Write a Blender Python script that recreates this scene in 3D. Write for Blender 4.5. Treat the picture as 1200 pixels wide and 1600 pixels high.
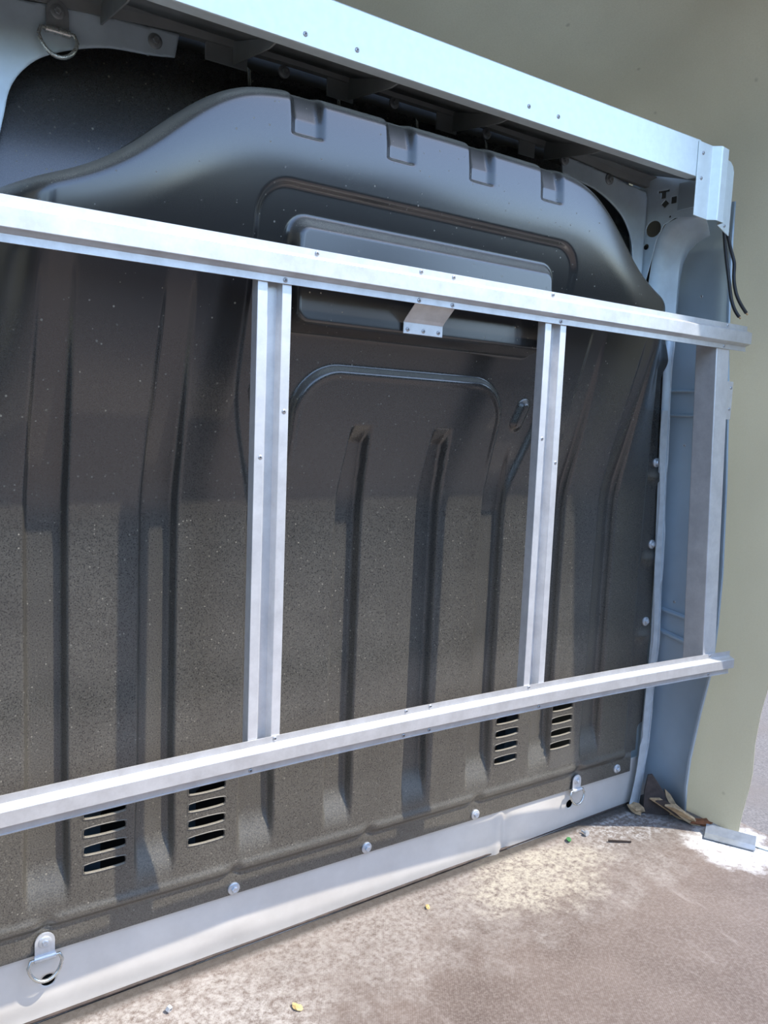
import bpy, bmesh, math, random
import numpy as np
from mathutils import Vector, Matrix

# ------------------------------------------------------------------ camera, light, exposure
scene = bpy.context.scene
for o in list(bpy.data.objects):
    bpy.data.objects.remove(o)
COL = scene.collection
CAM_POS = (-0.894258, -1.205531, 0.091866)
YAW, PITCH, ROLL, FPX = 0.589108, -0.110545, 0.0429993, 1240.1
cam_data = bpy.data.cameras.new('camera')
cam = bpy.data.objects.new('camera', cam_data)
COL.objects.link(cam)
fw = Vector((math.sin(YAW)*math.cos(PITCH), math.cos(YAW)*math.cos(PITCH), math.sin(PITCH)))
rt = Vector((math.cos(YAW), -math.sin(YAW), 0))
up = rt.cross(fw)
r2 = rt*math.cos(ROLL) + up*math.sin(ROLL)
u2 = -rt*math.sin(ROLL) + up*math.cos(ROLL)
M = Matrix((r2, u2, -fw)).transposed().to_4x4()
M.translation = CAM_POS
cam.matrix_world = M
cam_data.sensor_fit = 'VERTICAL'
cam_data.sensor_height = 24
cam_data.lens = FPX/1600*24
cam_data.clip_start = 0.02
scene.camera = cam

SUN_VEC = Vector((-.90, 1.0, -1.97)).normalized()       # direction the light travels
world = bpy.data.worlds.new('world')
scene.world = world
world.use_nodes = True
wn = world.node_tree.nodes
wl = world.node_tree.links
bg = wn['Background']
sky = wn.new('ShaderNodeTexSky')
sky.sky_type = 'NISHITA'
sky.sun_disc = False
sky.sun_elevation = math.asin(-SUN_VEC.z)
sky.sun_rotation = math.atan2(-SUN_VEC.x, -SUN_VEC.y)
sky.air_density = 1.0
sky.dust_density = 0.5
sky.ozone_density = 1.6
wl.new(sky.outputs[0], bg.inputs[0])
bg.inputs[1].default_value = 0.56
sun_data = bpy.data.lights.new('sun', 'SUN')
sun_data.energy = 6.0
sun_data.angle = math.radians(0.6)
sun_data.color = (1.0, 0.91, 0.78)
sun = bpy.data.objects.new('sun', sun_data)
COL.objects.link(sun)
sun.rotation_euler = SUN_VEC.to_track_quat('-Z', 'Y').to_euler()
sun.location = (3, -3, 5)
vs = scene.view_settings
vs.view_transform = 'Standard'
vs.look = 'None'
vs.gamma = 1
vs.exposure = 0.0
vs.use_curve_mapping = False
random.seed(4)

# ------------------------------------------------------------------ materials
def lin(r, g, b):
    f = lambda c: (c/12.92 if c <= .04045 else ((c+.055)/1.055)**2.4)
    return (f(r/255), f(g/255), f(b/255), 1)

class NT:
    def __init__(s, name):
        s.m = bpy.data.materials.new(name)
        s.m.use_nodes = True
        s.n = s.m.node_tree.nodes
        s.l = s.m.node_tree.links
        s.bsdf = s.n['Principled BSDF']
        s.tc = s.n.new('ShaderNodeTexCoord')
    def set(s, key, v):
        i = s.bsdf.inputs[key]
        if hasattr(v, 'is_output'): s.l.new(v, i)
        else: i.default_value = v
    def inp(s, node, key, v):
        i = node.inputs[key]
        if hasattr(v, 'is_output'): s.l.new(v, i)
        else: i.default_value = v
    def mapping(s, scale=(1, 1, 1), loc=(0, 0, 0), rot=(0, 0, 0)):
        m = s.n.new('ShaderNodeMapping')
        s.l.new(s.tc.outputs['Object'], m.inputs[0])
        m.inputs['Scale'].default_value = scale
        m.inputs['Location'].default_value = loc
        m.inputs['Rotation'].default_value = rot
        return m.outputs[0]
    def noise(s, scale, detail=3, rough=.55, vec=None, dist=0):
        t = s.n.new('ShaderNodeTexNoise')
        s.l.new(vec if vec is not None else s.tc.outputs['Object'], t.inputs['Vector'])
        t.inputs['Scale'].default_value = scale
        t.inputs['Detail'].default_value = detail
        t.inputs['Roughness'].default_value = rough
        t.inputs['Distortion'].default_value = dist
        return t.outputs['Fac']
    def voro(s, scale, vec=None, feature='F1'):
        t = s.n.new('ShaderNodeTexVoronoi')
        t.feature = feature
        s.l.new(vec if vec is not None else s.tc.outputs['Object'], t.inputs['Vector'])
        t.inputs['Scale'].default_value = scale
        return t.outputs['Distance']
    def ramp(s, fac, a, b, c0=(0, 0, 0, 1), c1=(1, 1, 1, 1)):
        r = s.n.new('ShaderNodeValToRGB')
        e = r.color_ramp.elements
        e[0].position = a; e[1].position = b
        e[0].color = c0; e[1].color = c1
        s.l.new(fac, r.inputs[0])
        return r.outputs[0]
    def mr(s, v, a, b, c=0., d=1.):
        t = s.n.new('ShaderNodeMapRange')
        s.l.new(v, t.inputs[0])
        t.inputs[1].default_value = a; t.inputs[2].default_value = b
        t.inputs[3].default_value = c; t.inputs[4].default_value = d
        return t.outputs[0]
    def math(s, op, a, b=0.):
        t = s.n.new('ShaderNodeMath'); t.operation = op
        s.inp(t, 0, a); s.inp(t, 1, b)
        return t.outputs[0]
    def mix(s, f, a, b):
        t = s.n.new('ShaderNodeMix'); t.data_type = 'RGBA'
        s.inp(t, 0, f); s.inp(t, 6, a); s.inp(t, 7, b)
        return t.outputs[2]
    def bump(s, h, strength=.2, dist=.002):
        b = s.n.new('ShaderNodeBump')
        s.l.new(h, b.inputs['Height'])
        b.inputs['Strength'].default_value = strength
        b.inputs['Distance'].default_value = dist
        s.l.new(b.outputs[0], s.bsdf.inputs['Normal'])
    def sep(s, out):
        x = s.n.new('ShaderNodeSeparateXYZ')
        s.l.new(out, x.inputs[0])
        return x.outputs
    def spot(s, c, rx, ry, rz=1e4):
        """soft elliptical stain mask around c (object space)"""
        v = s.mapping((1/rx, 1/ry, 1/rz), (-c[0]/rx, -c[1]/ry, -c[2]/rz))
        L = s.n.new('ShaderNodeVectorMath'); L.operation = 'LENGTH'
        s.l.new(v, L.inputs[0])
        return s.mr(L.outputs['Value'], 0.3, 1.0, 1., 0.)

MAT = {}
def simple(name, col, rough=.5, metal=0., var=.12, scale=30, bump=0., bscale=200):
    t = NT(name)
    n = t.noise(scale, 4)
    c0 = tuple(max(0, c*(1-var)) for c in col[:3]) + (1,)
    c1 = tuple(min(1, c*(1+var)) for c in col[:3]) + (1,)
    t.set('Base Color', t.ramp(n, .3, .7, c0, c1))
    t.set('Roughness', t.mr(t.noise(scale*2.3, 3), .3, .7, max(0, rough-.07), min(1, rough+.07)))
    t.set('Metallic', metal)
    if bump: t.bump(t.noise(bscale, 3), bump, .001)
    MAT[name] = t.m
    return t

def mat_bulkhead():
    t = NT('black_coated_sheet')
    fine = t.noise(900, 2, .6)
    med = t.noise(7, 5, .6)
    big = t.noise(2.2, 3, .5)
    geo = t.n.new('ShaderNodeNewGeometry')
    nz = t.sep(geo.outputs['Normal'])[2]
    upd = t.mr(nz, .10, .70, 0., .55)                       # dust settles on ledges
    dens = t.math('ADD', t.math('MULTIPLY', t.mr(med, .3, .75), .16), upd)
    dens = t.math('ADD', dens, t.math('MULTIPLY', big, .1))
    thr = t.math('SUBTRACT', .80, t.math('MULTIPLY', dens, .55))
    spk = t.n.new('ShaderNodeMapRange')
    t.l.new(fine, spk.inputs[0]); t.l.new(thr, spk.inputs[1])
    t.l.new(t.math('ADD', thr, .12), spk.inputs[2])
    zz = t.sep(t.tc.outputs['Object'])[2]
    lowd = t.mr(zz, 1.15, .35, .06, 1.)                     # more road dust toward the floor
    film = t.math('MULTIPLY', t.math('MULTIPLY', t.mr(med, .1, .8, .45, 1.), lowd), .24)
    film = t.math('MULTIPLY', film, t.mr(t.noise(420, 3, .8), .36, .64, .2, 1.9))
    film = t.math('ADD', film, t.math('MULTIPLY', upd, .35))
    dust = t.math('MAXIMUM', t.math('MULTIPLY', spk.outputs[0], .75), film)
    v = t.voro(26, t.mapping((1, 1, 1), (.3, .1, .7)))
    sp = t.n.new('ShaderNodeTexVoronoi')
    t.l.new(t.tc.outputs['Object'], sp.inputs['Vector'])
    sp.inputs['Scale'].default_value = 135
    rnd_c = t.sep(sp.outputs['Color'])[0]
    pres = t.math('GREATER_THAN', t.math('ADD', t.math('MULTIPLY', lowd, .26), t.math('ADD', rnd_c, t.math('MULTIPLY', upd, .7))), .95)
    rad = t.mr(t.sep(sp.outputs['Color'])[1], 0, 1, .10, .26)
    dot = t.math('MULTIPLY', t.math('LESS_THAN', sp.outputs['Distance'], rad), pres)
    dust = t.math('MAXIMUM', dust, t.math('MULTIPLY', dot, t.mr(t.sep(sp.outputs['Color'])[2], 0, 1, .15, .7)))
    chips = t.mr(v, .03, .055, .55, 0.)
    chips = t.math('MULTIPLY', chips, t.mr(t.noise(5, 2), .52, .6))
    dust = t.math('MAXIMUM', dust, chips)
    t.set('Base Color', t.mix(dust, (.017, .0165, .017, 1), (.33, .305, .24, 1)))
    t.set('Roughness', t.mr(dust, 0, .6, .24, .75))
    t.set('Specular IOR Level', 1.0)
    t.set('Coat Weight', t.mr(dust, 0, .3, .45, .05))
    t.set('Coat Roughness', .18)
    t.bump(t.noise(500, 2), .02, .0003)
    MAT['black'] = t.m

def mat_floor():
    t = NT('phenolic_plywood')
    base = t.ramp(t.noise(3.5, 6, .65), .3, .72, (.125, .094, .078, 1), (.225, .178, .150, 1))
    fine = t.noise(160, 4, .7)
    base = t.mix(t.mr(fine, .42, .75, 0, .5), base, (.40, .35, .31, 1))
    # woven film pattern
    br = t.n.new('ShaderNodeTexBrick')
    t.l.new(t.mapping((1, 1, 1), (0, 0, 0), (0, 0, .6)), br.inputs['Vector'])
    br.inputs['Scale'].default_value = 120
    br.inputs['Mortar Size'].default_value = .08
    br.offset = 0
    br.inputs['Brick Width'].default_value = .5
    br.inputs['Row Height'].default_value = .5
    base = t.mix(t.math('MULTIPLY', br.outputs['Fac'], .28), base, (.07, .05, .04, 1))
    # scuffs
    sc = t.noise(28, 4, .7, t.mapping((1, .25, 1), (0, 0, 0), (0, 0, .9)))
    base = t.mix(t.mr(sc, .60, .76, 0, .32), base, (.44, .39, .35, 1))
    # dust along the sill, saw dust patch, white powder by the corner, darker corner
    grain = t.noise(75, 5, .75)
    ragged = t.noise(13, 5, .7)
    def stain(base, m, col, a, b, top):
        m0 = m
        m = t.mr(t.math('ADD', m, t.math('MULTIPLY', t.math('SUBTRACT', ragged, .5), 1.9)), .22, .75, 0, 1)
        m = t.math('MULTIPLY', m, t.mr(m0, 0, .3, 0, 1))
        k = t.math('MULTIPLY', m, t.mr(grain, a, b, 0, 1))
        return t.mix(t.math('MULTIPLY', k, top), base, col)
    y = t.sep(t.tc.outputs['Object'])[1]
    edge = t.mr(y, -.22, .14, 0, 1)
    base = stain(base, edge, (.48, .45, .41, 1), .34, .6, .5)
    base = stain(base, t.spot((-.55, .02, 0), .45, .22), (.60, .57, .53, 1), .40, .62, .42)
    base = stain(base, t.spot((.46, .07, 0), .28, .17), (.56, .51, .39, 1), .38, .62, .62)
    base = stain(base, t.spot((1.0, -.09, 0), .15, .16), (.78, .78, .77, 1), .30, .52, .95)
    base = stain(base, t.spot((.86, .13, 0), .24, .11), (.62, .62, .62, 1), .48, .62, .85)
    base = t.mix(t.math('MULTIPLY', t.spot((.95, .12, 0), .3, .16), .45), base, (.085, .075, .068, 1))
    dark = t.math('MULTIPLY', t.spot((.1, -.45, 0), .5, .3), t.mr(t.noise(9, 4), .45, .65, 0, .35))
    base = t.mix(dark, base, (.10, .07, .055, 1))
    seam = t.math('MULTIPLY', t.mr(y, .165, .185, 0, 1), .85)
    base = t.mix(seam, base, (.05, .045, .04, 1))
    t.set('Base Color', base)
    t.set('Roughness', .78)
    t.set('Specular IOR Level', .3)
    t.bump(t.noise(220, 4, .7), .5, .0018)
    MAT['floor'] = t.m

def mat_aluminium():
    t = NT('extruded_aluminium')
    st = t.noise(55, 4, .65, t.mapping((1, 14, 14)))
    mottle = t.noise(22, 5, .7)
    t.set('Base Color', t.mix(t.mr(mottle, .35, .7), (.56, .555, .55, 1), (.70, .70, .70, 1)))
    t.set('Metallic', .5)
    t.set('Roughness', t.mr(st, .3, .7, .30, .46))
    t.bump(st, .06, .0006)
    MAT['alu'] = t.m
    t = NT('extruded_aluminium_upright')
    st = t.noise(55, 4, .65, t.mapping((14, 14, 1)))
    t.set('Base Color', t.mix(t.mr(t.noise(18, 5, .7), .35, .7), (.64, .64, .645, 1), (.80, .80, .80, 1)))
    t.set('Metallic', .5)
    t.set('Roughness', t.mr(st, .3, .7, .30, .46))
    t.bump(st, .06, .0006)
    MAT['alu_v'] = t.m

def mat_fairing():
    t = NT('bare_fibreglass')
    cloth = t.noise(300, 2, .6)
    big = t.noise(2.6, 4, .55, t.mapping((1, 1, .55), (0, 0, 0), (.4, 0, 0)))
    col = t.ramp(big, .28, .74, (.44, .42, .335, 1), (.58, .56, .46, 1))
    col = t.mix(t.mr(cloth, .35, .75, 0, .35), col, (.36, .34, .25, 1))
    blot = t.voro(9, t.mapping((1, 1, 1), (.2, .5, .1)))
    col = t.mix(t.mr(blot, .02, .06, .5, 0), col, (.12, .10, .07, 1))
    z = t.sep(t.tc.outputs['Object'])[2]
    low = t.math('MULTIPLY', t.mr(z, -.98, -.80, .8, 0.), t.mr(t.noise(25, 4, .7), .4, .62))
    col = t.mix(low, col, (.55, .55, .52, 1))
    t.set('Base Color', col)
    t.set('Roughness', .55)
    t.set('Specular IOR Level', .35)
    t.bump(t.noise(120, 3), .25, .002)
    tr = t.n.new('ShaderNodeBsdfTranslucent')
    t.l.new(t.mix(.6, col, (.80, .79, .70, 1)), tr.inputs[0])
    ms = t.n.new('ShaderNodeMixShader')
    t.l.new(t.mr(z, 1.2, 2.1, .55, .22), ms.inputs[0])
    out = t.n['Material Output']
    t.l.new(t.bsdf.outputs[0], ms.inputs[1])
    t.l.new(tr.outputs[0], ms.inputs[2])
    t.l.new(ms.outputs[0], out.inputs[0])
    MAT['fairing'] = t.m

def mat_sill():
    t = NT('silver_painted_steel')
    sm = t.noise(6, 5, .65)
    c = t.mix(t.mr(sm, .35, .7), (.60, .575, .535, 1), (.70, .675, .63, 1))
    c = t.mix(t.mr(t.voro(22), .03, .07, .5, 0), c, (.7, .69, .66, 1))
    t.set('Base Color', c)
    t.set('Roughness', t.mr(t.noise(15, 4), .3, .7, .36, .52))
    t.set('Metallic', .15)
    MAT['sill'] = t.m

def mat_ground():
    t = NT('asphalt')
    n = t.noise(90, 5, .75)
    c = t.ramp(n, .3, .7, (.10, .088, .080, 1), (.27, .24, .22, 1))
    c = t.mix(t.mr(t.noise(1.4, 3), .4, .65), c, (.18, .15, .13, 1))
    t.set('Base Color', c)
    t.set('Roughness', .9)
    t.bump(t.noise(120, 4, .7), .6, .01)
    MAT['ground'] = t.m

mat_bulkhead(); mat_floor(); mat_aluminium(); mat_fairing(); mat_sill(); mat_ground()
simple('steel_grey', (.58, .67, .73, 1), .42, .15, .10, 18, .05)
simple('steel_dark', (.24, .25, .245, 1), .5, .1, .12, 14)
simple('steel_skin', (.42, .50, .56, 1), .38, .2, .10, 5)
simple('sealer', (.50, .54, .56, 1), .45, 0, .12, 40, .15, 90)
simple('zinc_sheet', (.74, .82, .83, 1), .36, .3, .04, 60)
simple('bolt_zinc', (.62, .65, .68, 1), .38, .55, .12, 90)
simple('bolt_dull', (.30, .31, .31, 1), .45, .4, .15, 90)
simple('ring_steel', (.60, .61, .58, 1), .28, .8, .12, 70)
simple('rivet_alu', (.50, .50, .51, 1), .35, .7, .12, 120)
simple('rivet_pin', (.10, .10, .10, 1), .5, .5, .1, 120)
simple('void_shade', (.014, .016, .018, 1), .6, 0, .2, 12)  # near-black colour standing in for shade inside hollows
simple('cab_trim', (.10, .15, .19, 1), .5, 0, .3, 9)
simple('wood_raw', (.46, .33, .19, 1), .85, 0, .4, 60, .6, 150)
simple('wood_bark', (.055, .04, .033, 1), .7, 0, .4, 40, .5, 120)
simple('cable_black', (.02, .02, .022, 1), .45, 0, .2, 40)
simple('copper', (.6, .38, .2, 1), .35, .8, .1, 40)
simple('leaf_green', (.05, .20, .06, 1), .6, 0, .3, 60)
simple('chip_yellow', (.72, .52, .22, 1), .8, 0, .2, 60)
simple('chip_white', (.8, .8, .78, 1), .7, 0, .06, 60)
simple('offcut_metal', (.30, .33, .36, 1), .4, .4, .1, 60)
simple('rust', (.20, .075, .03, 1), .85, 0, .4, 60, .4, 150)

# ------------------------------------------------------------------ helpers
def link(o, parent=None):
    COL.objects.link(o)
    if parent is not None: o.parent = parent
    return o
def tag(o, label, cat=None, group=None, kind=None):
    if label: o['label'] = label
    if cat: o['category'] = cat
    if group: o['group'] = group
    if kind: o['kind'] = kind
    return o
def thing(name, label, cat, loc=(0, 0, 0), group=None, rot=None):
    o = bpy.data.objects.new(name, None)
    o.empty_display_size = .05
    o.location = loc
    if rot: o.rotation_euler = rot
    link(o)
    return tag(o, label, cat, group)
def mesh_obj(name, verts, faces, mat, parent=None, smooth=False, bevel=0., solid=0., auto=None):
    me = bpy.data.meshes.new(name)
    me.from_pydata([tuple(v) for v in verts], [], [tuple(f) for f in faces])
    me.update()
    bm = bmesh.new(); bm.from_mesh(me)
    bmesh.ops.recalc_face_normals(bm, faces=bm.faces)
    bm.to_mesh(me); bm.free()
    return fin(name, me, mat, parent, smooth, bevel, solid, auto)
def fin(name, me, mat, parent=None, smooth=False, bevel=0., solid=0., auto=None):
    me.materials.append(MAT[mat])
    if smooth or auto is not None:
        me.polygons.foreach_set('use_smooth', [True]*len(me.polygons))
        if auto is not None: me.set_sharp_from_angle(angle=math.radians(auto))
    o = bpy.data.objects.new(name, me)
    link(o, parent)
    if solid:
        s = o.modifiers.new('thickness', 'SOLIDIFY'); s.thickness = solid; s.offset = 0
    if bevel:
        b = o.modifiers.new('edge', 'BEVEL'); b.width = bevel; b.segments = 2; b.limit_method = 'ANGLE'
        b.angle_limit = math.radians(30)
    return o
def bm_obj(name, bm, mat, parent=None, **k):
    bmesh.ops.recalc_face_normals(bm, faces=bm.faces)
    me = bpy.data.meshes.new(name); bm.to_mesh(me); bm.free()
    return fin(name, me, mat, parent, **k)
def box_geo(x0, x1, y0, y1, z0, z1):
    v = [(x, y, z) for x in (x0, x1) for y in (y0, y1) for z in (z0, z1)]
    f = [(0, 1, 3, 2), (4, 6, 7, 5), (0, 4, 5, 1), (2, 3, 7, 6), (0, 2, 6, 4), (1, 5, 7, 3)]
    return v, f
def box(name, x0, x1, y0, y1, z0, z1, mat, parent=None, bevel=.001):
    v, f = box_geo(x0, x1, y0, y1, z0, z1)
    return mesh_obj(name, v, f, mat, parent, bevel=bevel)
def loft(name, rings, mat, parent=None, closed=True, caps=True, **k):
    n = len(rings[0]); v = [p for r in rings for p in r]; f = []
    for i in range(len(rings)-1):
        for j in range(n if closed else n-1):
            a = i*n+j; b = i*n+(j+1) % n
            f.append((a, b, b+n, a+n))
    if caps and closed:
        f.append(tuple(range(n))[::-1]); f.append(tuple(range((len(rings)-1)*n, len(rings)*n)))
    return mesh_obj(name, v, f, mat, parent, **k)
def prism(name, poly, axis, a, b, mat, parent=None, **k):
    """poly in the two other axes, extruded along axis from a to b"""
    def P(q, t):
        return {'X': (t, q[0], q[1]), 'Y': (q[0], t, q[1]), 'Z': (q[0], q[1], t)}[axis]
    return loft(name, [[P(q, a) for q in poly], [P(q, b) for q in poly]], mat, parent, **k)
def tube(name, pts, r, mat, parent=None, seg=10, cyclic=False):
    c = bpy.data.curves.new(name, 'CURVE'); c.dimensions = '3D'
    s = c.splines.new('NURBS' if len(pts) > 3 and not cyclic else 'POLY')
    s.points.add(len(pts)-1)
    for p, q in zip(s.points, pts): p.co = (*q, 1)
    s.use_endpoint_u = True
    s.use_cyclic_u = cyclic
    c.bevel_depth = r; c.bevel_resolution = seg//3
    c.use_fill_caps = True
    o = bpy.data.objects.new('tmp', c); COL.objects.link(o)
    dg = bpy.context.evaluated_depsgraph_get()
    me = bpy.data.meshes.new_from_object(o.evaluated_get(dg))
    bpy.data.objects.remove(o); me.name = name
    me.materials.clear()
    return fin(name, me, mat, parent, smooth=True)
def disc_geo(prof, seg, axis=-1):
    """lathe of (radius, height) along -Y (toward the viewer)"""
    v = []; f = []
    for r, h in prof:
        for k in range(seg):
            a = 2*math.pi*k/seg
            v.append((r*math.cos(a), -h, r*math.sin(a)))
    for i in range(len(prof)-1):
        for k in range(seg):
            a = i*seg+k; b = i*seg+(k+1) % seg
            f.append((a, b, b+seg, a+seg))
    f.append(tuple(range(seg))); f.append(tuple(range((len(prof)-1)*seg, len(prof)*seg))[::-1])
    return v, f

# --- shared fasteners (axis along -Y): washer + hex head, blind rivet + pin
_cache = {}
def shared(key, build):
    if key not in _cache:
        o = build(); _cache[key] = o.data
        COL.objects.unlink(o); bpy.data.objects.remove(o)
    return _cache[key]
def inst(name, me, parent, loc, rot=(0, 0, 0), scale=1.):
    o = bpy.data.objects.new(name, me); link(o, parent)
    o.location = loc; o.rotation_euler = rot; o.scale = (scale,)*3
    return o
def bolt(parent, loc, mat='bolt_zinc', r=.0115, rot=(0, 0, 0)):
    k = r/.0115
    w = shared('washer'+mat, lambda: mesh_obj('washer', *disc_geo([(.0115, -.002), (.0115, .0018), (.0105, .0027), (.0062, .0034)], 24), mat, smooth=False, auto=35))
    h = shared('hex'+mat, lambda: mesh_obj('hex_head', *disc_geo([(.0062, .002), (.0062, .0072), (.0052, .0082), (.003, .0082), (.0026, .0074)], 6), mat))
    b = inst('bolt', w, parent, loc, rot, k)
    inst('hex_head', h, b, (0, 0, 0), (0, random.random(), 0))
    return b
def rivet(parent, loc, rot=(0, 0, 0), s=1.):
    d = shared('rivet', lambda: mesh_obj('rivet', *disc_geo([(.0042, -.001), (.0042, .0006), (.0034, .0015), (.002, .0018), (.0016, .0012)], 14), 'rivet_alu', auto=40))
    p = shared('pin', lambda: mesh_obj('rivet_pin', *disc_geo([(.0016, .0008), (.0016, .0014)], 8), 'rivet_pin'))
    b = inst('rivet', d, parent, loc, rot, s)
    inst('rivet_pin', p, b, (0, 0, 0))
    return b

# --- sheet from a signed distance outline on a grid
def sheet(name, us, vs_, sdf, mapf, mat, parent=None, solid=0., smooth=True, auto=None):
    U, V = np.meshgrid(us, vs_, indexing='ij')
    h = (us[1]-us[0])
    if sdf is not None:
        for _ in range(2):
            e = 1e-4
            d = sdf(U, V)
            gx = (sdf(U+e, V)-sdf(U-e, V))/(2*e); gy = (sdf(U, V+e)-sdf(U, V-e))/(2*e)
            g2 = np.maximum(gx*gx+gy*gy, .05)
            m = np.abs(d) < .62*h
            U = np.where(m, U-d*gx/g2, U); V = np.where(m, V-d*gy/g2, V)
    nu, nv = U.shape
    idx = np.arange(nu*nv).reshape(nu, nv)
    q = np.stack([idx[:-1, :-1], idx[1:, :-1], idx[1:, 1:], idx[:-1, 1:]], -1).reshape(-1, 4)
    if sdf is not None:
        cu = (U[:-1, :-1]+U[1:, :-1]+U[1:, 1:]+U[:-1, 1:])/4
        cv = (V[:-1, :-1]+V[1:, :-1]+V[1:, 1:]+V[:-1, 1:])/4
        q = q[(sdf(cu, cv) < 0).reshape(-1)]
        cnt = np.bincount(q.ravel(), minlength=nu*nv).reshape(nu, nv)
        bd = (cnt > 0) & (cnt < 4)
        for _ in range(2):                       # pull the ragged rim onto the outline
            e = 1e-4
            d = sdf(U, V)
            gx = (sdf(U+e, V)-sdf(U-e, V))/(2*e); gy = (sdf(U, V+e)-sdf(U, V-e))/(2*e)
            g2 = np.maximum(gx*gx+gy*gy, .2)
            m = bd & (np.abs(d) < 1.3*h)
            U = np.where(m, U-d*gx/g2, U); V = np.where(m, V-d*gy/g2, V)
    co = mapf(U, V).reshape(-1, 3)
    used = np.unique(q)
    rm = -np.ones(nu*nv, int); rm[used] = np.arange(len(used))
    q = rm[q]; co = co[used]
    me = bpy.data.meshes.new(name)
    me.vertices.add(len(co)); me.vertices.foreach_set('co', co.astype(np.float32).ravel())
    me.loops.add(q.size); me.loops.foreach_set('vertex_index', q.astype(np.int32).ravel())
    me.polygons.add(len(q)); me.polygons.foreach_set('loop_start', np.arange(0, q.size, 4, dtype=np.int32))
    me.update(calc_edges=True); me.validate()
    return fin(name, me, mat, parent, smooth=smooth, solid=solid, auto=auto)
def sst(a, b, x):
    t = np.clip((x-a)/(b-a), 0, 1)
    return t*t*(3-2*t)
def rbox(u, v, cu, cv, hu, hv, r):
    a = np.abs(u-cu)-(hu-r); b = np.abs(v-cv)-(hv-r)
    return np.hypot(np.maximum(a, 0), np.maximum(b, 0))+np.minimum(np.maximum(a, b), 0)-r
def seg_sdf(u, v, a, b, r):
    pa = (u-a[0], v-a[1]); ba = (b[0]-a[0], b[1]-a[1])
    h = np.clip((pa[0]*ba[0]+pa[1]*ba[1])/(ba[0]**2+ba[1]**2), 0, 1)
    return np.hypot(pa[0]-ba[0]*h, pa[1]-ba[1]*h)-r
def poly_sdf(u, v, P):
    P = np.asarray(P, float); d = np.full(u.shape, 1e9); s = np.ones(u.shape)
    n = len(P); j = n-1
    for i in range(n):
        e = P[j]-P[i]; w0 = u-P[i, 0]; w1 = v-P[i, 1]
        t = np.clip((w0*e[0]+w1*e[1])/(e@e), 0, 1)
        d = np.minimum(d, (w0-e[0]*t)**2+(w1-e[1]*t)**2)
        c1 = v >= P[i, 1]; c2 = v < P[j, 1]; c3 = e[0]*w1 > e[1]*w0
        flip = (c1 & c2 & c3) | (~c1 & ~c2 & ~c3)
        s = np.where(flip, -s, s); j = i
    return s*np.sqrt(d)

# ------------------------------------------------------------------ setting: ground, floor
FZ = -.985
def floor_z(x): return FZ + .0195*(x-.17)
ground = mesh_obj('ground', [(-14, -14, -1.85), (14, -14, -1.85), (14, 14, -1.85), (-14, 14, -1.85)], [(0, 1, 2, 3)], 'ground')
tag(ground, 'grey asphalt ground outside the load bed', kind='structure')
hn = np.random.RandomState(2)  # unseen backdrop added so the black bulkhead has something dark to reflect
hv = []; hf = []
NH, NZ = 120, 18
for i in range(NH+1):
    a = math.radians(-200+190*i/NH)
    for j in range(NZ+1):
        r = 8.2+.5*hn.rand()+.9*math.sin(i*.35)*(.3+j/NZ)-.6*(j/NZ)**2
        z = -1.85+j/NZ*(3.3+.6*math.sin(i*.23)+.4*math.sin(i*.71))+.15*hn.rand()
        hv.append((r*math.cos(a), r*math.sin(a), z))
for i in range(NH):
    for j in range(NZ):
        q = i*(NZ+1)+j; hf.append((q, q+NZ+1, q+NZ+2, q+1))
simple('backdrop_leaf', (.030, .042, .022, 1), .8, 0, .6, 3, .5, 12)
backdrop_hedge = mesh_obj('backdrop_hedge', hv, hf, 'backdrop_leaf')
tag(backdrop_hedge, 'tall dark green hedge added out of view for the bulkhead to mirror', kind='structure')
fx0, fx1, fy0, fy1 = -1.16, 1.13, -2.6, .222
floor = loft('floor', [[(x, y, floor_z(x)) for x, y in ((fx0, fy0), (fx1, fy0), (fx1, fy1), (fx0, fy1))],
                       [(x, y, floor_z(x)-.02) for x, y in ((fx0, fy0), (fx1, fy0), (fx1, fy1), (fx0, fy1))]], 'floor')
tag(floor, 'worn brown plywood load floor with dust and scuffs', kind='structure')

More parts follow.
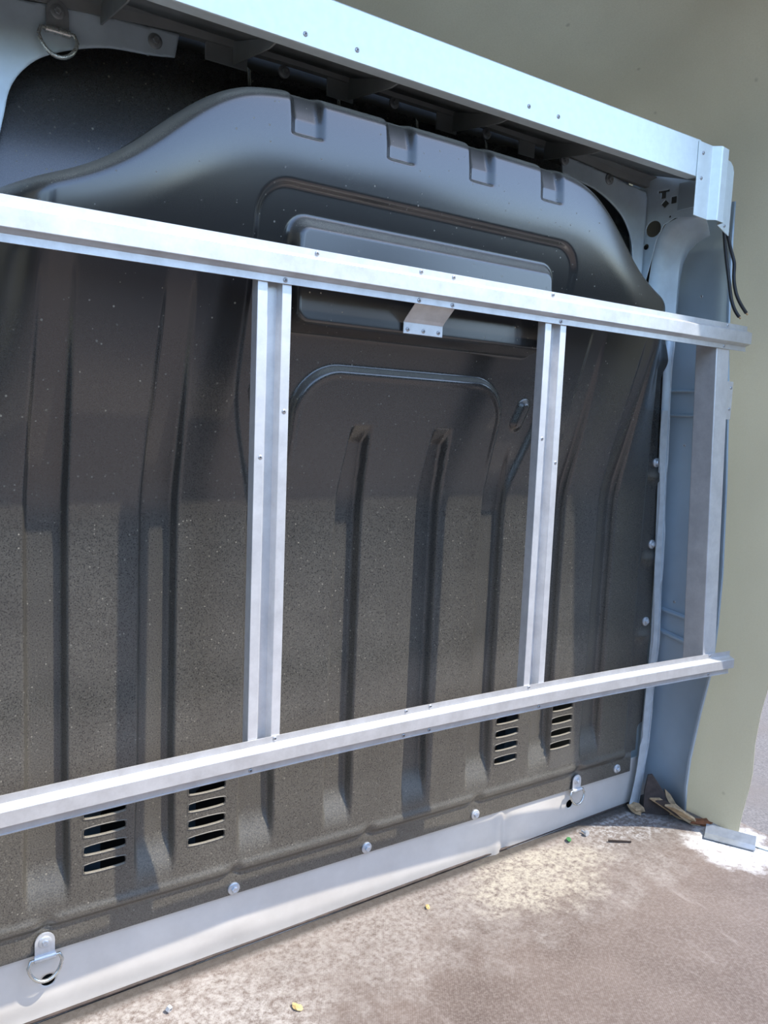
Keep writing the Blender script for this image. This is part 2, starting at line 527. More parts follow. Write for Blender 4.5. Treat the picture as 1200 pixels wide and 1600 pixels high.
# ------------------------------------------------------------------ bulkhead
XC = .050                                            # its centre line
YLOW = .187
GR = [-.686, -.497, .497, .686]
CREST_U = np.array([0, .33, .40, .45, .50, .55, .60, .65, .70, .75, .80, .86, .95])
CREST_Z = np.array([.662, .660, .648, .622, .582, .536, .498, .470, .450, .428, .40, .375, .36])
cu_f = np.linspace(0, .95, 200)
cz_f = np.interp(cu_f, CREST_U, CREST_Z)
ker = np.hanning(23); ker /= ker.sum()
cz_f = np.convolve(np.pad(cz_f, 11, mode='edge'), ker, 'valid')
def crest(u): return np.interp(np.abs(u), cu_f, cz_f)
def groove(d_edge, wall):                          # 1 inside, 0 outside, rounded wall
    return sst(wall*.5, -wall*.5, d_edge)
def Ysurf(u, z):
    a = np.abs(u)
    # leaning upper half (bulges toward the load bed)
    s = .018
    ramp = s*np.logaddexp(0, (z+.065)/s)
    lean = .272*ramp
    top = .148
    lean = top - .02*np.logaddexp(0, (top-lean)/.02)
    lean = lean - (top - .02*np.logaddexp(0, top/.02))*0
    lat = 1-sst(.69, .87, a)
    Y = YLOW - np.maximum(lean, 0)*lat
    # lower panel very slightly bowed
    # central recess framed by the outer outline
    w = .325 + .05*sst(-.10, .16, z)
    d_out = np.where(z > .30, rbox(u, z, 0, .20, .375, .29, .055), a-w)
    rec = groove(d_out, .014)*sst(-.10, .02, z)
    d_arch = np.where(z > .0, rbox(u, z, 0, -.20, .262, .394, .095), a-.262)
    arch = groove(d_arch, .013)
    d_bead = np.abs(d_arch+.012)-.005
    Y = Y + rec*(.015-.006*sst(.2, .34, z))*(1-arch)
    Y = Y - .0022*groove(d_bead, .006)*sst(-.03, .05, z)
    # inner pad with a plumb face
    d_pad = rbox(u, z, 0, .345, .308, .088, .026)
    pad = groove(d_pad, .017+.011*sst(.36, .42, z))
    Y = Y*(1-pad) + np.minimum(Y-.006, .047)*pad
    # lamp-shaped bosses beside the arch
    for sg in (-1, 1):
        d = seg_sdf(u, z, (sg*.328, .142), (sg*.318, .105), .013)
        Y = Y - .013*sst(.008, -.008, d)
    # vertical grooves
    def grv(uc, zt, zb, wid, dep, taper_top):
        half = wid/2*np.where(z > -.07, 1-.25*sst(-.07, zt, z), 1.) + .004*sst(-.5, -.75, z)
        d = np.abs(u-uc)-half
        k = groove(d, .010)
        prof = np.clip((zt-z)/taper_top, 0, 1)
        prof = prof*sst(zb-.012, zb+.085, z)
        return k*dep*prof
    for uc in GR:
        Y = Y + grv(uc, .33, -.775, .062, .022, .36)
    for uc in (-.1015, .1015):
        Y = Y + grv(uc, .088, -.772, .056, .024, .035)
    for sg in (-1, 1):
        Y = Y + grv(sg*.292, .06, -.775, .064, .022, .16)
    # round shoulder and dusty top going back to the cab
    zc = crest(u)
    Rg = .15 - .03*sst(.38, .62, a)
    sg_ = np.clip((z-zc+Rg)/Rg, 0, 1)
    Y = Y + .015*sg_*sg_
    Rr = .042
    t = np.clip((zc-z)/Rr, 0, 1)
    roll = 1-(1-(1-t)**2.5)**(1/2.5)
    YB = .222 + .20*np.clip(z-zc, 0, .2)
    Y = Y + (YB-Y)*roll
    Y = np.where(z > zc, YB, Y)
    # four pressed notches in the shoulder
    for uc in (-.288, -.096, .096, .288):
        d = np.abs(u-uc+.006)-.0265
        k = groove(d, .016)
        cut = .048+(z-.563)*.30
        Y = Y + k*np.clip(np.maximum(cut, Y+.010)-Y, 0, .03)*sst(.566, .572, z)
    # side flange and bottom flange
    fl = sst(.832, .850, a)
    Y = np.where(z < .30, Y + fl*(.199-Y)*sst(.30, .24, z), Y)
    for zb in (.022, -.205, -.425):
        pocket = np.exp(-(((a-.885)/.03)**2+((z-zb+.045)/.016)**2))
        Y = Y - .010*pocket
    b = sst(-.806, -.818, z)
    Y = Y + b*(.194-Y)*1.0
    ridge = np.exp(-((z+.800)/.010)**2)
    Y = Y - .004*ridge*(1-fl)
    for ub in (-.688, -.334, -.018, .297, .648):
        Y = Y + .008*np.exp(-(((u-ub)/.013)**2+((z+.806)/.010)**2))
    return Y
VENTS = []
for uc in (-.588, -.396, .380, .572):
    for zv in (-.620, -.654, -.688, -.722):
        VENTS.append((uc, zv))
def bulk_sdf(u, z):
    a = np.abs(u)
    ue = np.interp(z, [-1, .05, .15, .30, .42, 1.], [.915, .915, .910, .893, .856, .848])
    d = np.maximum(a-ue, np.maximum(z-.735, -.862-z))
    # lower corners step up
    d = np.maximum(d, -rbox(u, z, 1.0, -.86, .128, .055, .012))
    d = np.maximum(d, -rbox(u, z, 1.0, -.86, .105, .135, .02))
    d = np.maximum(d, -rbox(u, z, -1.0, -.86, .135, .055, .012))
    # trimmed beside the shoulder
    d = np.maximum(d, np.minimum(a-.79, z-(crest(a)-.004)))
    for uc, zv in VENTS:
        h = np.minimum(np.abs(u-uc)-.037, 0)
        slot = rbox(u, z, uc, zv, .037, .0090, .0085)
        d = np.maximum(d, -slot)
    return d
bulk = thing('bulkhead', 'black ribbed sheet metal cab bulkhead with vents, behind aluminium frame', 'bulkhead', (XC, .19, -.86))
bz = np.concatenate([np.arange(-.866, .30, .0030), np.arange(.30, .742, .0026)])
bu = np.arange(-.921, .9215, .0030)
def bulk_map(U, Z):
    return np.stack([U, Ysurf(U, Z)-.19, Z+.86], -1)
sheet('pressed_panel', bu, bz, bulk_sdf, bulk_map, 'black', bulk)
# louvre lips around each slot: a thin pressed hood
def louvre():
    rings = []
    n = 24
    for (o, y) in ((-.0002, .005), (.0004, -.0002), (.0014, -.0010), (.0024, .0006)):
        r = []
        for k in range(n):
            a = 2*math.pi*k/n
            x = max(-1, min(1, 1.25*math.cos(a)))*(.037+o); zz = math.copysign(abs(math.sin(a))**.5, math.sin(a))*(.0088+o)
            r.append((x, y, zz))
        rings.append(r)
    return loft('louvre', rings, 'black', caps=False, smooth=True)
lm = shared('louvre', louvre)
for uc, zv in VENTS:
    inst('louvre', lm, bulk, (uc, float(Ysurf(np.array(uc), np.array(zv-.012)))-.19-.0005, zv+.86))
for px in (-.334, -.018, .297):
    bolt(bulk, (px, .194-.19-.001, -.849+.86), r=.0125)
bolt(bulk, (.813, .194-.19-.001, -.842+.86), r=.0125)
for sg in (-1, 1):
    for zb in (.018, -.209, -.428):
        bolt(bulk, (sg*(.884 if zb > 0 else .893), .199-.19-.001, zb+.86), r=.0125)

# ------------------------------------------------------------------ silver sill below the bulkhead
sill = thing('sill_panel', 'silver painted steel sill below the black bulkhead, along the floor', 'sill', (0, .20, FZ))
def sill_sdf(u, z):
    d = np.maximum(np.abs(u-.0)-.965, np.maximum(z-(-.83), -1.02-z))
    for c in ((-.632, -.922), (.690, -.908)):
        d = np.maximum(d, -(np.hypot((u-c[0])*.9, z-c[1])-.011))
    return d
def sill_map(U, Z):
    Y = .203+.004*sst(-.95, -.99, Z)
    Y = Y+.006*np.exp(-((U-.458)/.012)**2)*sst(-.86, -.9, Z)-.005*np.exp(-((U-.432)/.016)**2)
    Y = Y-.0035*np.exp(-(((U+.28)/.05)**2+((Z+.935)/.022)**2))
    Y = Y+.004*np.sin(U*9)*.4
    return np.stack([U, Y-.20, Z-FZ], -1)
sheet('face', np.arange(-.97, .9701, .004), np.arange(-1.024, -.82, .004), sill_sdf, sill_map, 'sill', sill, solid=.0015)
box('backing', -.96, .96, .030, .034, .0, .12, 'void_shade', sill, bevel=0)
tube('sealant_bead', [(-.96, .006, .006-.022), (-.3, .004, .006-.009), (.3, .004, .005+.002), (.94, .006, .004+.015)], .003, 'wood_bark', sill)

# ------------------------------------------------------------------ lashing rings
def lashing_ring(label, loc, mat_plate='bolt_zinc', s=1., tilt=0.):
    t = thing('lashing_ring', label, 'lashing ring', loc, 'lashing rings bolted round the bulkhead')
    prof = [(-.0155, -.016)]
    for k in range(0, 13):
        a = math.pi-math.pi*k/12
        prof.append((.0155*math.cos(a), .008+.0155*math.sin(a)))
    prof.append((.0155, -.016))
    prof = [(x*s, z*s) for x, z in prof]
    prism('plate', prof, 'Y', -.0035, 0, mat_plate, t, bevel=.0006)
    bolt(t, (0, -.003, .008*s), 'bolt_dull' if mat_plate == 'bolt_dull' else 'bolt_zinc', r=.010*s)
    # rolled hinge
    ring = [[(x*s, -.004+.0055*math.cos(a), (-.018+.0055*math.sin(a))*s) for a in [2*math.pi*k/14 for k in range(14)]] for x in (-.0165, -.006, .006, .0165)]
    loft('hinge_roll', ring, mat_plate if mat_plate == 'bolt_zinc' else 'ring_steel', t, auto=40)
    pts = [(-.022*s, -.005, -.018*s), (.022*s, -.005, -.018*s)]
    for k in range(1, 15):
        a = -math.pi*k/15
        pts.append((.0265*s*math.cos(a), -.006-.006*math.sin(-a)+tilt*math.sin(a), (-.021+.034*math.sin(a))*s))
    tube('ring', pts, .0030*s, 'ring_steel', t, cyclic=True, seg=12)
    return t
lashing_ring('steel lashing ring on the silver sill at the lower left', (-.640, .191, -.846), s=1.08)
lashing_ring('steel lashing ring on the silver sill at the lower right', (.698, .191, -.846), s=1.0)
lashing_ring('dull steel lashing ring on the grey plate at the upper left', (-.612, .207, .706), 'bolt_dull', s=1.12)

# ------------------------------------------------------------------ aluminium frame
frame = thing('support_frame', 'riveted aluminium frame of two rails and uprights in front of bulkhead', 'frame', (0, 0, -.485))
FO = Vector((0, 0, -.485))
def hat_profile(zc, H, lipdir):
    """(y,z) profile of the rail, open at the back; protrudes toward -Y"""
    h = H/2
    p = [(.0, h), (-.0022, h), (-.0022, h-.0115), (-.016, h-.0175), (-.0165, h-.0185), (-.0165, -h+.0185), (-.016, -h+.0175),
         (-.0022, -h+.0115), (-.0022, -h+.0012), (-.0038, -h+.0012), (-.0038, -h), (.0, -h)]
    q = [(.0, -h+.0130), (-.0138, -h+.0190), (-.0138, h-.0190), (.0, h-.0130)]
    return [(y, z+zc) for y, z in p+q]
def rail(name, zc, H, x0, x1, bow):
    rings = []
    N = 24
    for i in range(N+1):
        x = x0+(x1-x0)*i/N
        rings.append([(x, y+bow(x), z-FO.z) for y, z in hat_profile(zc, H, 1)])
    return loft(name, rings, 'alu', frame, auto=25)
bow0 = lambda x: 0.
bow1 = lambda x: -.0355*(x/.95)**2
RT = rail('upper_rail', .3434, .0628, -.99, .988, bow0)
RB = rail('lower_rail', -.4845, .0588, -.985, .982, bow1)
def post(x, w=.0606, z0=-.500, z1=.330):
    p = [(-w/2, .0), (-w/2+.0175, .0), (-w/2+.019, .019), (w/2-.0185, .019), (w/2-.017, .0), (w/2, .0), (w/2, .022), (w/2-.002, .022), (w/2-.002, .0018),
         (w/2-.0155, .0018), (w/2-.0167, .0208), (-w/2+.0172, .0208), (-w/2+.0160, .0018), (-w/2+.002, .0018), (-w/2+.002, .022), (-w/2, .022)]
    rings = [[(x+a, b+dy+.0006, z-FO.z) for a, b in p] for z, dy in ((z0, bow1(x)), (z1, 0.))]
    return loft('upright', rings, 'alu_v', frame, bevel=.0008)
PL = post(-.32); PR = post(.32)
PLL = post(-.90)
# square section end upright
def end_post(x0, x1, d):
    rings = []
    for z, dy in ((-.505, -.032), (.330, 0.)):
        dx = .012 if z < 0 else 0.
        q = [(x0+dx, .0008), (x1+dx, .0008), (x1+dx, d), (x0+dx, d)]
        rings.append([(x, y+dy, z-FO.z) for x, y in q])
    return loft('upright', rings, 'alu_v', frame, bevel=.002)
PE = end_post(.872, .924, .060)
# fixing tab on the end upright
tab = box('fixing_tab', .924, .960, .004, .007, .14+.485, .235+.485, 'alu_v', frame)
for z in (.219, .166): rivet(tab, (.951, .004, z+.485))
def rv(parent, X, Y, Z, **k):
    return rivet(parent, (X, Y, Z-FO.z), **k)
for X in (-.246, -.031, .044, .303): rv(RT, X, -.0022, .3688)
rv(RT, .905, -.0022, .3688)
for X in (-.303, -.033, .044, .330, .897): rv(RT, X, -.0022, .3180)
for X in (-.300, -.018, .040, .303, .905): rv(RB, X, -.0022+bow1(X), -.4600)
for X in (-.345, -.022, .040, .336, .905): rv(RB, X, -.0022+bow1(X), -.5080)
for X, Z in ((-.298, .105), (-.339, .028)): rv(PL, X, .0, Z)
for X, Z in ((.300, .075), (.343, .025)): rv(PR, X, .0, Z)
for X, Z in ((.902, .19), (.908, .035), (.905, -.02), (.898, -.43)): rv(PE, X, -.02*(.33-Z), Z)
# cranked bracket from the upper rail to the bulkhead
bk = []
for y, z in ((.0022, .345), (.0022, .318), (.006, .312), (.034, .289), (.0395, .283), (.0395, .262)):
    bk.append([(X, y+.0002, z-FO.z) for X in (-.036, .056)]+[(X, y+.0022, z-FO.z) for X in (.056, -.036)])
BK = loft('cranked_bracket', bk, 'alu', frame, bevel=.0008)
for X in (-.026, .010, .046): rv(BK, X, .0396, .270)

# ------------------------------------------------------------------ header beam
beam = thing('header_beam', 'pale galvanised header beam across the top above the bulkhead', 'beam', (0, 0, .69))
bp = [(.0, .0), (.0, .080), (.003, .083), (.24, .095), (.24, .093), (.004, .081), (.002, .079), (.002, .002), (.03, .004), (.03, .0015), (.002, -.0008)]
loft('face_channel', [[(x, y, z) for y, z in bp] for x in (-1.03, .7445)], 'zinc_sheet', beam)
for X, Z in ((-.279, .699), (-.182, .702), (.208, .708), (.288, .708), (-.70, .70), (-.62, .70)):
    rivet(beam, (X, 0, Z-.69+.006), s=1.0)
# corner cap: flat flange, pressed ridge, rounded plate
cap = thing('corner_cap', 'pale folded sheet cap riveted over the right end of the header beam', 'cap', (.80, 0, .68))
cpx = [(.735, -.0015), (.787, -.0015), (.802, -.015), (.806, -.016), (.828, -.016), (.831, -.013), (.834, .002), (.868, .004), (.878, .004), (.884, .004)]
def capz(x):
    return (float(np.interp(x, [.735, .80, .831, .884], [.603, .600, .598, .580])), float(np.interp(x, [.735, .802, .831, .834, .868, .878, .884], [.768, .767, .764, .754, .750, .742, .728])))
cols = []
for x, y in cpx:
    z0, z1 = capz(x)
    cols.append((x, y, z0, z1))
v = []; f = []
for x, y, z0, z1 in cols:
    zs = [z0, z0+(z1-z0)*.5, z1-.022, z1]
    v += [(x-.80, y, z-.68) for z in zs]
for i in range(len(cols)-1):
    for j in range(3):
        a = i*4+j
        f.append((a, a+4, a+5, a+1))
mesh_obj('folded_plate', v, f, 'zinc_sheet', cap, solid=.0022, bevel=.001)
for X, Z in ((.752, .744), (.752, .688), (.862, .600)): rivet(cap, (X-.80, -.003 if X < .8 else .002, Z-.68))

# ------------------------------------------------------------------ cab rear frame (grey steel behind)
cab = thing('cab_rear_frame', 'grey painted steel frame of the cab around the bulkhead', 'cab frame', (0, .25, .6))
CO = Vector((0, .25, .6))
def rel(p): return (p[0]-CO.x, p[1]-CO.y, p[2]-CO.z)
def corner_plate(sg):
    # opening edge measured on the left; mirrored about the centre line
    arc = [(-.715, .36), (-.706, .42), (-.700, .47), (-.697, .51), (-.688, .55), (-.684, .578), (-.670, .608), (-.642, .640), (-.603, .662), (-.56, .679), (-.522, .689), (-.46, .694), (-.415, .703)]
    tt = np.linspace(0, len(arc)-1, 60); aa = np.array(arc)
    arc = np.stack([np.interp(tt, range(len(arc)), aa[:, k]) for k in (0, 1)], 1)
    kk = np.hanning(9); kk /= kk.sum()
    arc = np.stack([np.convolve(np.pad(arc[:, k], 4, mode='edge'), kk, 'valid') for k in (0, 1)], 1)
    arc = [tuple(q) for q in arc]
    P = [(-1.0, .36)]+arc+[(-.413, .742), (-.50, .736), (-.60, .728), (-.66, .720), (-.72, .716), (-1.0, .705)]
    if sg > 0:
        P = [(2*XC-x, z) for x, z in P]
        P = [(min(x, .83), z) for x, z in P]
    def sd(u, v): return poly_sdf(u, v, P)
    us = np.arange(min(p[0] for p in P)-.008, max(p[0] for p in P)+.008, .004)
    vv = np.arange(.352, .752, .004)
    return sheet('corner_plate', us, vv, sd, lambda U, V: np.stack([U-CO.x, np.full_like(U, .212)-CO.y, V-CO.z], -1), 'steel_grey', cab, solid=.003, smooth=False)
c1 = corner_plate(-1); c2 = corner_plate(1)
bolt(cab, rel((-.455, .210, .718)), 'bolt_dull', r=.012)
for X, Z in ((-.212, .735), (.036, .741), (.283, .737)): bolt(cab, rel((X, .214, Z)), 'bolt_dull', r=.0115)
for X, Z in ((.522, .732), (.680, .718)): bolt(cab, rel((X, .209, Z)), 'bolt_dull', r=.013)
# bulkhead top flange tabs between the plates
for X0, X1 in ((-.365, -.285), (-.120, -.06), (.145, .20), (.38, .43)):
    box('tab', X0, X1, .214-CO.y, .217-CO.y, .716-CO.z, .752-CO.z, 'steel_dark', cab)
# gutter flange: folded strip above the plates
gut = [(.208, .742), (.204, .757), (.186, .760), (.186, .763), (.207, .764), (.222, .752), (.222, .742)]
loft('gutter_flange', [[rel((x, y, z+dz)) for y, z in gut] for x, dz in ((-1.0, -.028), (-.72, -.022), (-.60, -.016), (-.42, .002), (-.2, .008), (.2, .008), (.5, .004), (.70, -.012), (.83, -.014))], 'steel_dark', cab, auto=30)
# underside of the roof rail between beam and gutter
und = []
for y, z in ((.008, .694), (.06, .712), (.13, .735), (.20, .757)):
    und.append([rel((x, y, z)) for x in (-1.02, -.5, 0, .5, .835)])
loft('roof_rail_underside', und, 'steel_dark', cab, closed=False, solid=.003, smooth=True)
# cross member painted near-black for the shaded void behind the tabs
box('cross_member', -1.0, .83, .275-CO.y, .29-CO.y, .56-CO.z, .82-CO.z, 'void_shade', cab, bevel=0)
for x in (-.545, -.315, -.075, .185, .455):
    g = prism('gusset', [rel((0, .012, .695))[1:], rel((0, .21, .758))[1:], rel((0, .21, .718))[1:], rel((0, .15, .708))[1:], rel((0, .06, .694))[1:]], 'X', x, x+.003, 'steel_dark', cab)
# side panel with punched holes (faces left)
def side_sdf(u, v):                # u = Y, v = Z
    P = [(.060, .735), (.262, .765), (.262, .36), (.215, .36), (.205, .48), (.190, .545), (.180, .595), (.163, .628), (.135, .641), (.06, .630)]
    d = poly_sdf(u, v, P)
    T = np.minimum(rbox(u, v, .170, .712, .015, .003, .001), rbox(u, v, .170, .704, .0065, .010, .001))
    sq = rbox(u, v, .141, .686, .0075, .0085, .001)
    dia = (np.abs(u-.164)+np.abs(v-.680))*.72-.0075
    hole = np.hypot(u-.191, v-.622)-.0205
    d1 = np.hypot(u-.223, v-.674)-.0075
    d2 = np.hypot(u-.208, v-.579)-.0075
    d3 = np.hypot(u-.148, v-.646)-.003
    for h in (T, sq, dia, hole, d1, d2, d3): d = np.maximum(d, -h)
    return d
sheet('side_panel', np.arange(.052, .268, .002), np.arange(.352, .772, .002), side_sdf,
      lambda U, V: np.stack([.832+.018*sst(.26, .10, U)-CO.x, U-CO.y, V-CO.z], -1), 'steel_grey', cab, solid=.0025, smooth=True)
box('side_void_sheet', .90-CO.x, .905-CO.x, .085-CO.y, .29-CO.y, .645-CO.z, .80-CO.z, 'void_shade', cab, bevel=0)  # dark sheet painted as the shade behind the punched holes
box('side_void_sheet', .90-CO.x, .905-CO.x, .21-CO.y, .29-CO.y, .34-CO.z, .645-CO.z, 'void_shade', cab, bevel=0)
box('patch_plate', .842-CO.x, .8455-CO.x, .064-CO.y, .126-CO.y, .655-CO.z, .722-CO.z, 'steel_skin', cab, bevel=.0015)
# door opening arch: swept flange
inner = [(.850, .061, .632), (.850, .10, .640), (.850, .126, .640), (.850, .160, .632), (.850, .186, .602), (.850, .196, .555), (.852, .205, .48), (.856, .210, .40), (.86, .212, .362)]
mid = [(.885, .070, .633), (.885, .10, .634), (.885, .128, .630), (.885, .155, .618), (.885, .178, .588), (.886, .188, .545), (.888, .195, .47), (.890, .200, .39), (.89, .200, .362)]
outer = [(.925, .090, .622), (.927, .112, .622), (.930, .132, .615), (.931, .155, .600), (.932, .170, .572), (.934, .176, .53), (.936, .178, .46), (.937, .178, .385), (.938, .178, .362)]
outer2 = [(.955, .105, .610), (.957, .125, .606), (.958, .145, .597), (.959, .168, .58), (.960, .184, .55), (.961, .190, .51), (.962, .192, .45), (.963, .192, .38), (.963, .192, .362)]
ar = [[rel(q) for q in c] for c in (inner, mid, outer, outer2)]
loft('arch_flange', ar, 'steel_grey', cab, closed=False, auto=28, solid=.002)
# pillar flange strip with seam sealer down the right side
zs = [.42, .30, .20, .05, -.12, -.30, -.49, -.64, -.80, -.90, -.975]
xl = [.945, .940, .945, .952, .962, .974, .982, .978, .972, .962, .950]
rings = []
for z, x in zip(zs, xl):
    rings.append([rel((x-.012, .196, z)), rel((x+.006, .186, z)), rel((x+.012, .190, z)), rel((x+.030, .200, z)), rel((x+.034, .216, z)), rel((x+.05, .235, z))])
loft('pillar_flange', rings, 'steel_grey', cab, closed=False, solid=.002, smooth=True)
wob = lambda z: .0025*math.sin(z*23)+.0015*math.sin(z*61)
tube('seam_sealer', [rel((x+.010+wob(z), .1865, z)) for z, x in [(a, float(np.interp(-a, [-q for q in zs], xl))) for a in np.linspace(.41, -.97, 40)]], .0028, 'sealer', cab, seg=8)
lip = []
for z, x in [(a, float(np.interp(-a, [-q for q in zs], xl))) for a in np.linspace(.16, -.965, 46)]:
    w = .0095+.005*math.sin(z*17)+(.010 if z < -.78 else 0)
    lip.append([rel((x-.012-w, .1835, z)), rel((x-.002, .181, z)), rel((x-.002, .1825, z)), rel((x-.012-w, .185, z))])
loft('sealer_lip', lip, 'sealer', cab, smooth=False)
# outer skin of the cab side, seen past the flange
SKZ = [.70, .60, .527, .35, .20, -.03, -.267, -.40, -.53, -.66, -.796, -.88, -.99]
SKY = [.080, .078, .074, .064, .049, .032, .020, .020, .026, .048, .066, .070, .066]
sk = []
for z, ye in zip(SKZ, SKY):
    row = []
    for t in np.linspace(0, 1, 9):
        y = .27+(ye-.27)*t
        x = 1.034-.012*(2*t-1)**2-.012*sst(.75, 1, t)
        row.append((x, y, z))
    row.append((1.012, ye-.002, z)); row.append((1.008, ye+.006, z))
    sk.append([rel(q) for q in row])
loft('outer_skin', sk, 'steel_skin', cab, closed=False, solid=.0015, auto=40)
# pressed stiffeners across the skin
def stiff(z0, z1, dz):
    r = []
    for t in np.linspace(0, 1, 6):
        y = .25+(.055-.25)*t
        zz = dz*t
        r.append([rel((1.030, y, z0+zz)), rel((1.018, y, z0-.004+zz)), rel((1.018, y, z1+.004+zz)), rel((1.030, y, z1+zz))])
    loft('stiffener', r, 'steel_skin', cab, auto=30)
stiff(.222, .212, 0); stiff(.155, .145, 0); stiff(-.392, -.405, -.02); stiff(-.452, -.466, -.03)
for Y, Z in ((.16, .47), (.175, .068), (.165, -.372)): rivet(cab, rel((1.019, Y, Z)), (0, 0, -math.pi/2), 1.0)
box('sill_return', .80-CO.x, .985-CO.x, .222-CO.y, .226-CO.y, -.99-CO.z, -.55-CO.z, 'steel_grey', cab, bevel=0)
box('inner_pillar', .87-CO.x, .985-CO.x, .26-CO.y, .275-CO.y, -.97-CO.z, .60-CO.z, 'void_shade', cab, bevel=0)
# the same pillar and skin on the other side of the cab
for o in list(cab.children):
    if o.name.split('.')[0] in ('side_panel', 'side_void_sheet', 'arch_flange', 'pillar_flange', 'seam_sealer', 'sealer_lip', 'outer_skin', 'stiffener', 'sill_return', 'inner_pillar', 'patch_plate'):
        c = o.copy(); COL.objects.link(c); c.parent = cab
        c.location = (.044, 0, 0); c.scale = (-1, 1, 1)
# seat backs and trim glimpsed through the vents
back = thing('cab_interior_trim', 'blue grey trim glimpsed through the vent slots', 'trim', (0, .33, -.7))
for uc in (-.588, -.396, .380, .572):
    prism('trim_block', [(uc+XC-.09, -.10), (uc+XC+.02, -.10), (uc+XC+.02, .02), (uc+XC+.06, .05), (uc+XC+.06, .11), (uc+XC-.09, .11)], 'Y', -.03, 0., 'cab_trim', back)
box('lining', -.95, .95, .06, .065, -.28, 1.2, 'void_shade', back, bevel=0)  # near-black sheet standing in for shade inside the cab

# ------------------------------------------------------------------ fibreglass fairing
fair = thing('fibreglass_fairing', 'bare beige fibreglass fairing shell arching over the cab and down the right side', 'fairing', (1.06, 0, -.99))
FR = Vector((1.06, 0, -.99))
WX = 1.062
def prof_pts(n=90):
    """right wing bottom -> over the roof -> left wing bottom: (x, z, s)"""
    P = []
    R_ = .24; zt = 1.14
    for z in np.linspace(-.998, zt-R_, 46): P.append((WX-.012*sst(-.2, .9, z), z))
    for a in np.linspace(0, math.pi/2, 14)[1:]:
        P.append((WX-.012-R_+R_*math.cos(a), zt-R_+R_*math.sin(a)))
    xs = np.linspace(WX-.012-R_, -(WX-.012-R_), 24)[1:]
    for x in xs: P.append((x, zt+.02*(1-(x/.8)**2)))
    for a in np.linspace(math.pi/2, 0, 14)[1:]:
        P.append((-(WX-.012-R_)-R_*math.cos(a), zt-R_+R_*math.sin(a)))
    for z in np.linspace(zt-R_, -.998, 46)[1:]: P.append((-WX+.012*sst(-.2, .9, z), z))
    return np.array(P)
PP = prof_pts()
TEZ = np.array([-1.0, -.90, -.80, -.70, -.60, -.07, .45, .75, 1.0])
TEY = np.array([-.058, -.070, -.088, -.088, -.098, -.215, -.270, -.30, -.37])
nY = 40
rows = []
rng = np.random.RandomState(3)
for i, (x, z) in enumerate(PP):
    ye = float(np.interp(z, TEZ, TEY)) if z < .95 else -.36-.105*float(sst(.95, 1.18, z))
    lift_on = sst(.1, 1.1, z)
    row = []
    for j in range(nY):
        t = j/(nY-1)
        yy = ye+(1.25-ye)*t**1.5
        zz = z-float(lift_on)*(.35*yy)
        xx = x
        # shallow moulded flutes
        if z > .6: zz += .010*math.sin(8*yy+3*x)*float(lift_on)
        if z <= .95: xx += math.copysign(1, x)*(.008*math.sin(3.1*z+5*yy)+.010*math.exp(-((yy-.0)/.05)**2)*sst(-.95, -.7, z)*0)
        if i < 3 and j < 20:                     # ragged torn lower edge
            zz += [.010, .004, 0][i]*math.sin(j*1.7)+[.012, .004, 0][i]*(rng.rand()-.3)
        row.append((xx-FR.x, yy-FR.y, zz-FR.z))
    rows.append(row)
v = [q for r in rows for q in r]; f = []
for i in range(len(rows)-1):
    for j in range(nY-1):
        a = i*nY+j; f.append((a, a+1, a+nY+1, a+nY))
mesh_obj('shell', v, f, 'fairing', fair, smooth=True, solid=.004)

# ------------------------------------------------------------------ small things
def cable(pts, label):
    o = tube('cable', pts, .0042, 'cable_black')
    tag(o, label, 'cable', 'loose black cables at the right end of the beam')
    e = Vector(pts[-1]); d = (e-Vector(pts[-2])).normalized()
    c = tube('copper_end', [tuple(e), tuple(e+d*.006)], .0022, 'copper', o)
cable([(.900, .035, .68), (.915, .035, .62), (.934, .03, .56), (.946, .02, .53), (.935, .015, .50), (.938, .01, .46), (.945, 0, .43), (.965, -.01, .405)], 'longer loose black cable hanging beside the right end of the beam')
cable([(.898, .035, .66), (.915, .035, .58), (.928, .03, .52), (.932, .02, .47), (.936, .015, .43), (.944, .005, .405), (.952, 0, .395)], 'shorter loose black cable end under the longer cable')

def shard(name, label, cat, pts2, loc, rot, th, mat, group=None):
    P = [(a, b) for a, b in pts2]
    o = prism(name, P, 'Y', -th/2, th/2, mat, bevel=.0008)
    o.location = loc; o.rotation_euler = rot
    tag(o, label, cat, group)
    return o
G1 = 'broken plywood pieces in the right floor corner'
o = thing('broken_board', 'dark faced broken plywood piece leaning in the right floor corner', 'wood', (.965, .125, floor_z(.965)), G1)
prism('board', [(-.038, 0), (.01, -.004), (.040, .004), (.040, .03), (.026, .050), (.004, .080), (-.016, .108), (-.028, .105), (-.036, .06)], 'Y', -.006, .006, 'wood_bark', o, bevel=.001)
prism('torn_edge', [(.034, .002), (.054, .008), (.050, .034), (.034, .058), (.018, .072), (.022, .052), (.034, .03)], 'Y', -.0085, .004, 'wood_raw', o)
o.rotation_euler = (math.radians(-12), 0, math.radians(-42))
o = thing('wood_splinter', 'long raw torn plywood splinter lying against the dark broken piece', 'wood', (.985, .070, floor_z(1.0)+.014), G1)
rnd = random.Random(7)
for k in range(5):
    L = .17-.02*k
    q = [(-L/2, -.007), (-L/2+.02, .006+rnd.random()*.008), (0, .010), (L/2-.01, .007), (L/2+rnd.random()*.012, -.003), (0, -.010)]
    s = prism('strand', q, 'Y', -.004, .003, 'wood_raw' if k != 2 else 'wood_bark', o, bevel=.0006)
    s.location = (rnd.uniform(-.01, .01), -.006*k+.012, .007*k-.006)
    s.rotation_euler = (rnd.uniform(-.5, .5), rnd.uniform(-.12, .12), rnd.uniform(-.10, .10))
o.rotation_euler = (math.radians(15), math.radians(28), math.radians(-50))
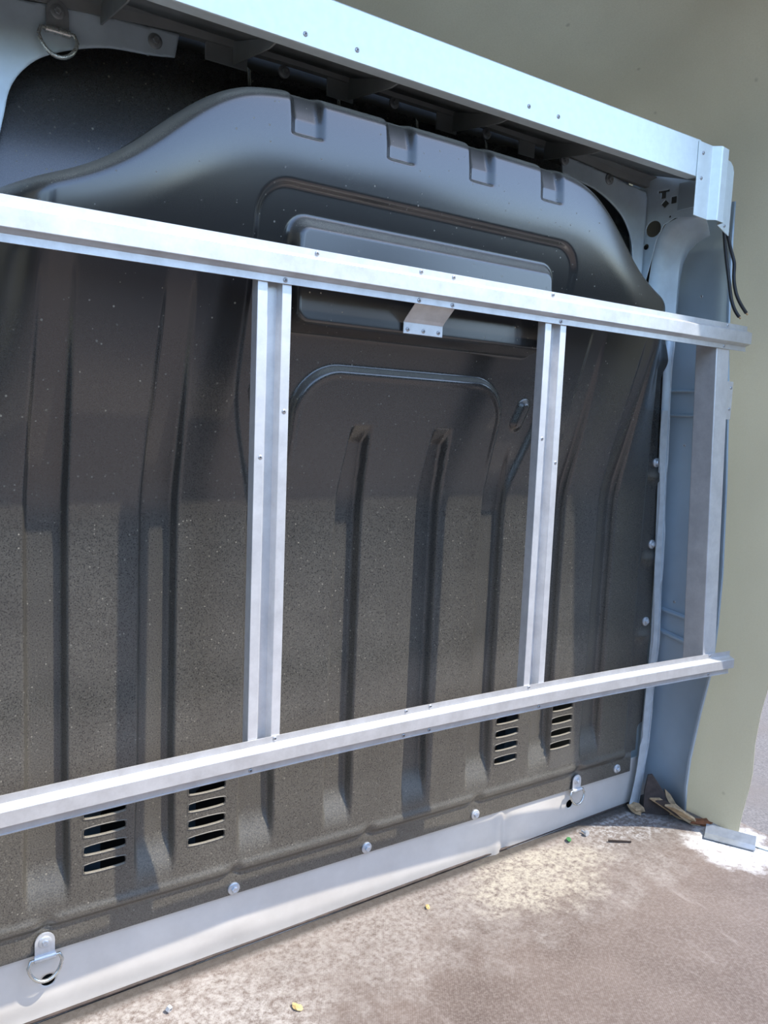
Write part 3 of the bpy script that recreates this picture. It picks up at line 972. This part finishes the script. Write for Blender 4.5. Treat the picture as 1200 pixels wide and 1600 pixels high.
def chip(name, label, cat, loc, size, mat, group=None, seed=1, flat=.25):
    r = random.Random(seed)
    bm = bmesh.new(); bmesh.ops.create_icosphere(bm, subdivisions=2, radius=1)
    for q in bm.verts:
        k = 1+r.uniform(-.28, .28)
        q.co = Vector((q.co.x*size[0]*k, q.co.y*size[1]*k, q.co.z*size[2]*k))
    o = bm_obj(name, bm, mat)
    o.location = loc
    o.rotation_euler = (0, 0, r.uniform(0, 3))
    tag(o, label, cat, group)
    return o
chip('wood_chip', 'pale flat wood chip at the foot of the grey pillar', 'wood', (.925, .165, floor_z(.92)+.010), (.030, .018, .010), 'wood_raw', G1, 5)
chip('rust_flake', 'rusty brown flake at the foot of the fairing edge', 'debris', (1.020, .020, floor_z(1.02)+.008), (.030, .012, .009), 'rust', None, 8)
# folded aluminium offcut
off = [(-.075, .0), (-.030, .003), (-.028, .006), (.02, .024), (.023, .023), (-.024, .003), (.06, -.001)]
o = loft('metal_offcut', [[(x, -.020, .001), (x, .004, .004), (x, .024, .020), (x, .024, .0225), (x, .003, .0065), (x, -.020, .0035)] for x in (-.062, .0, .062)], 'offcut_metal', bevel=.0005)
o.location = (1.005, -.075, floor_z(1.0)+.002); o.rotation_euler = (0, 0, math.radians(-62))
tag(o, 'folded silver metal offcut lying on white powder by the fairing', 'offcut', 'metal offcuts by the fairing')
o = prism('metal_offcut', [(-.05, -.006), (.055, -.004), (.05, .006), (-.045, .008)], 'Z', 0, .002, 'zinc_sheet')
o.location = (1.045, -.125, floor_z(1.04)+.003); o.rotation_euler = (math.radians(8), 0, math.radians(-70))
tag(o, 'narrow flat silver strip lying beyond the folded offcut', 'offcut', 'metal offcuts by the fairing')
# loose fasteners, leaf, crumbs
def loose(name, label, px, size, mat, seed, cat='debris', h=None):
    return chip(name, label, cat, (px[0], px[1], floor_z(px[0])+size[2]*.8), size, mat, None, seed)
o = thing('loose_screw', 'loose silver screw on the floor below the right lashing ring', 'screw', (.700, .145, floor_z(.70)+.007))
v, f = disc_geo([(.0075, -.003), (.0085, 0), (.0075, .004), (.003, .0045)], 12)
mesh_obj('head', v, f, 'bolt_zinc', o, auto=35)
v, f = disc_geo([(.0032, -.016), (.0032, -.002)], 8); mesh_obj('shank', v, f, 'bolt_zinc', o)
o = thing('loose_nut', 'small silver nut on the dusty floor at the lower left', 'nut', (-.442, .110, floor_z(-.442)+.006))
v, f = disc_geo([(.0058, -.004), (.0066, -.003), (.0066, .003), (.0058, .004), (.0034, .004), (.0032, -.002)], 6)
mesh_obj('hex_body', v, f, 'bolt_zinc', o); o.rotation_euler = (.3, 0, .5)
v, f = disc_geo([(.003, -.0042), (.003, .0032)], 10); mesh_obj('bore', v, f, 'rivet_pin', o)
q = [(-.014, 0), (-.008, .006), (.0, .0075), (.009, .005), (.016, 0), (.008, -.005), (-.002, -.006), (-.010, -.004)]
o = prism('green_leaf', q, 'Z', 0, .0012, 'leaf_green'); o.location = (.640, .15, floor_z(.64)+.004); o.rotation_euler = (.25, .1, .7)
tag(o, 'small green leaf fragment on the floor near the loose screw', 'leaf')
loose('yellow_chip', 'small yellowish chip on the brown floor near the front', (-.238, -.005), (.011, .007, .004), 'chip_yellow', 3)
loose('pale_crumb', 'small pale crumb on the floor in front of the sill', (.15, .112), (.006, .005, .004), 'chip_yellow', 11)
loose('white_crumb', 'small white crumb on the floor at the far lower left', (-.47, -.08), (.006, .005, .003), 'chip_white', 12)
q = [(-.03, -.002), (.03, -.001), (.03, .002), (-.03, .003)]
o = prism('twig', q, 'Z', 0, .004, 'wood_bark'); o.location = (.75, .075, floor_z(.75)+.002); o.rotation_euler = (0, 0, -.6)
tag(o, 'thin dark twig on the shaded floor in the corner', 'twig')
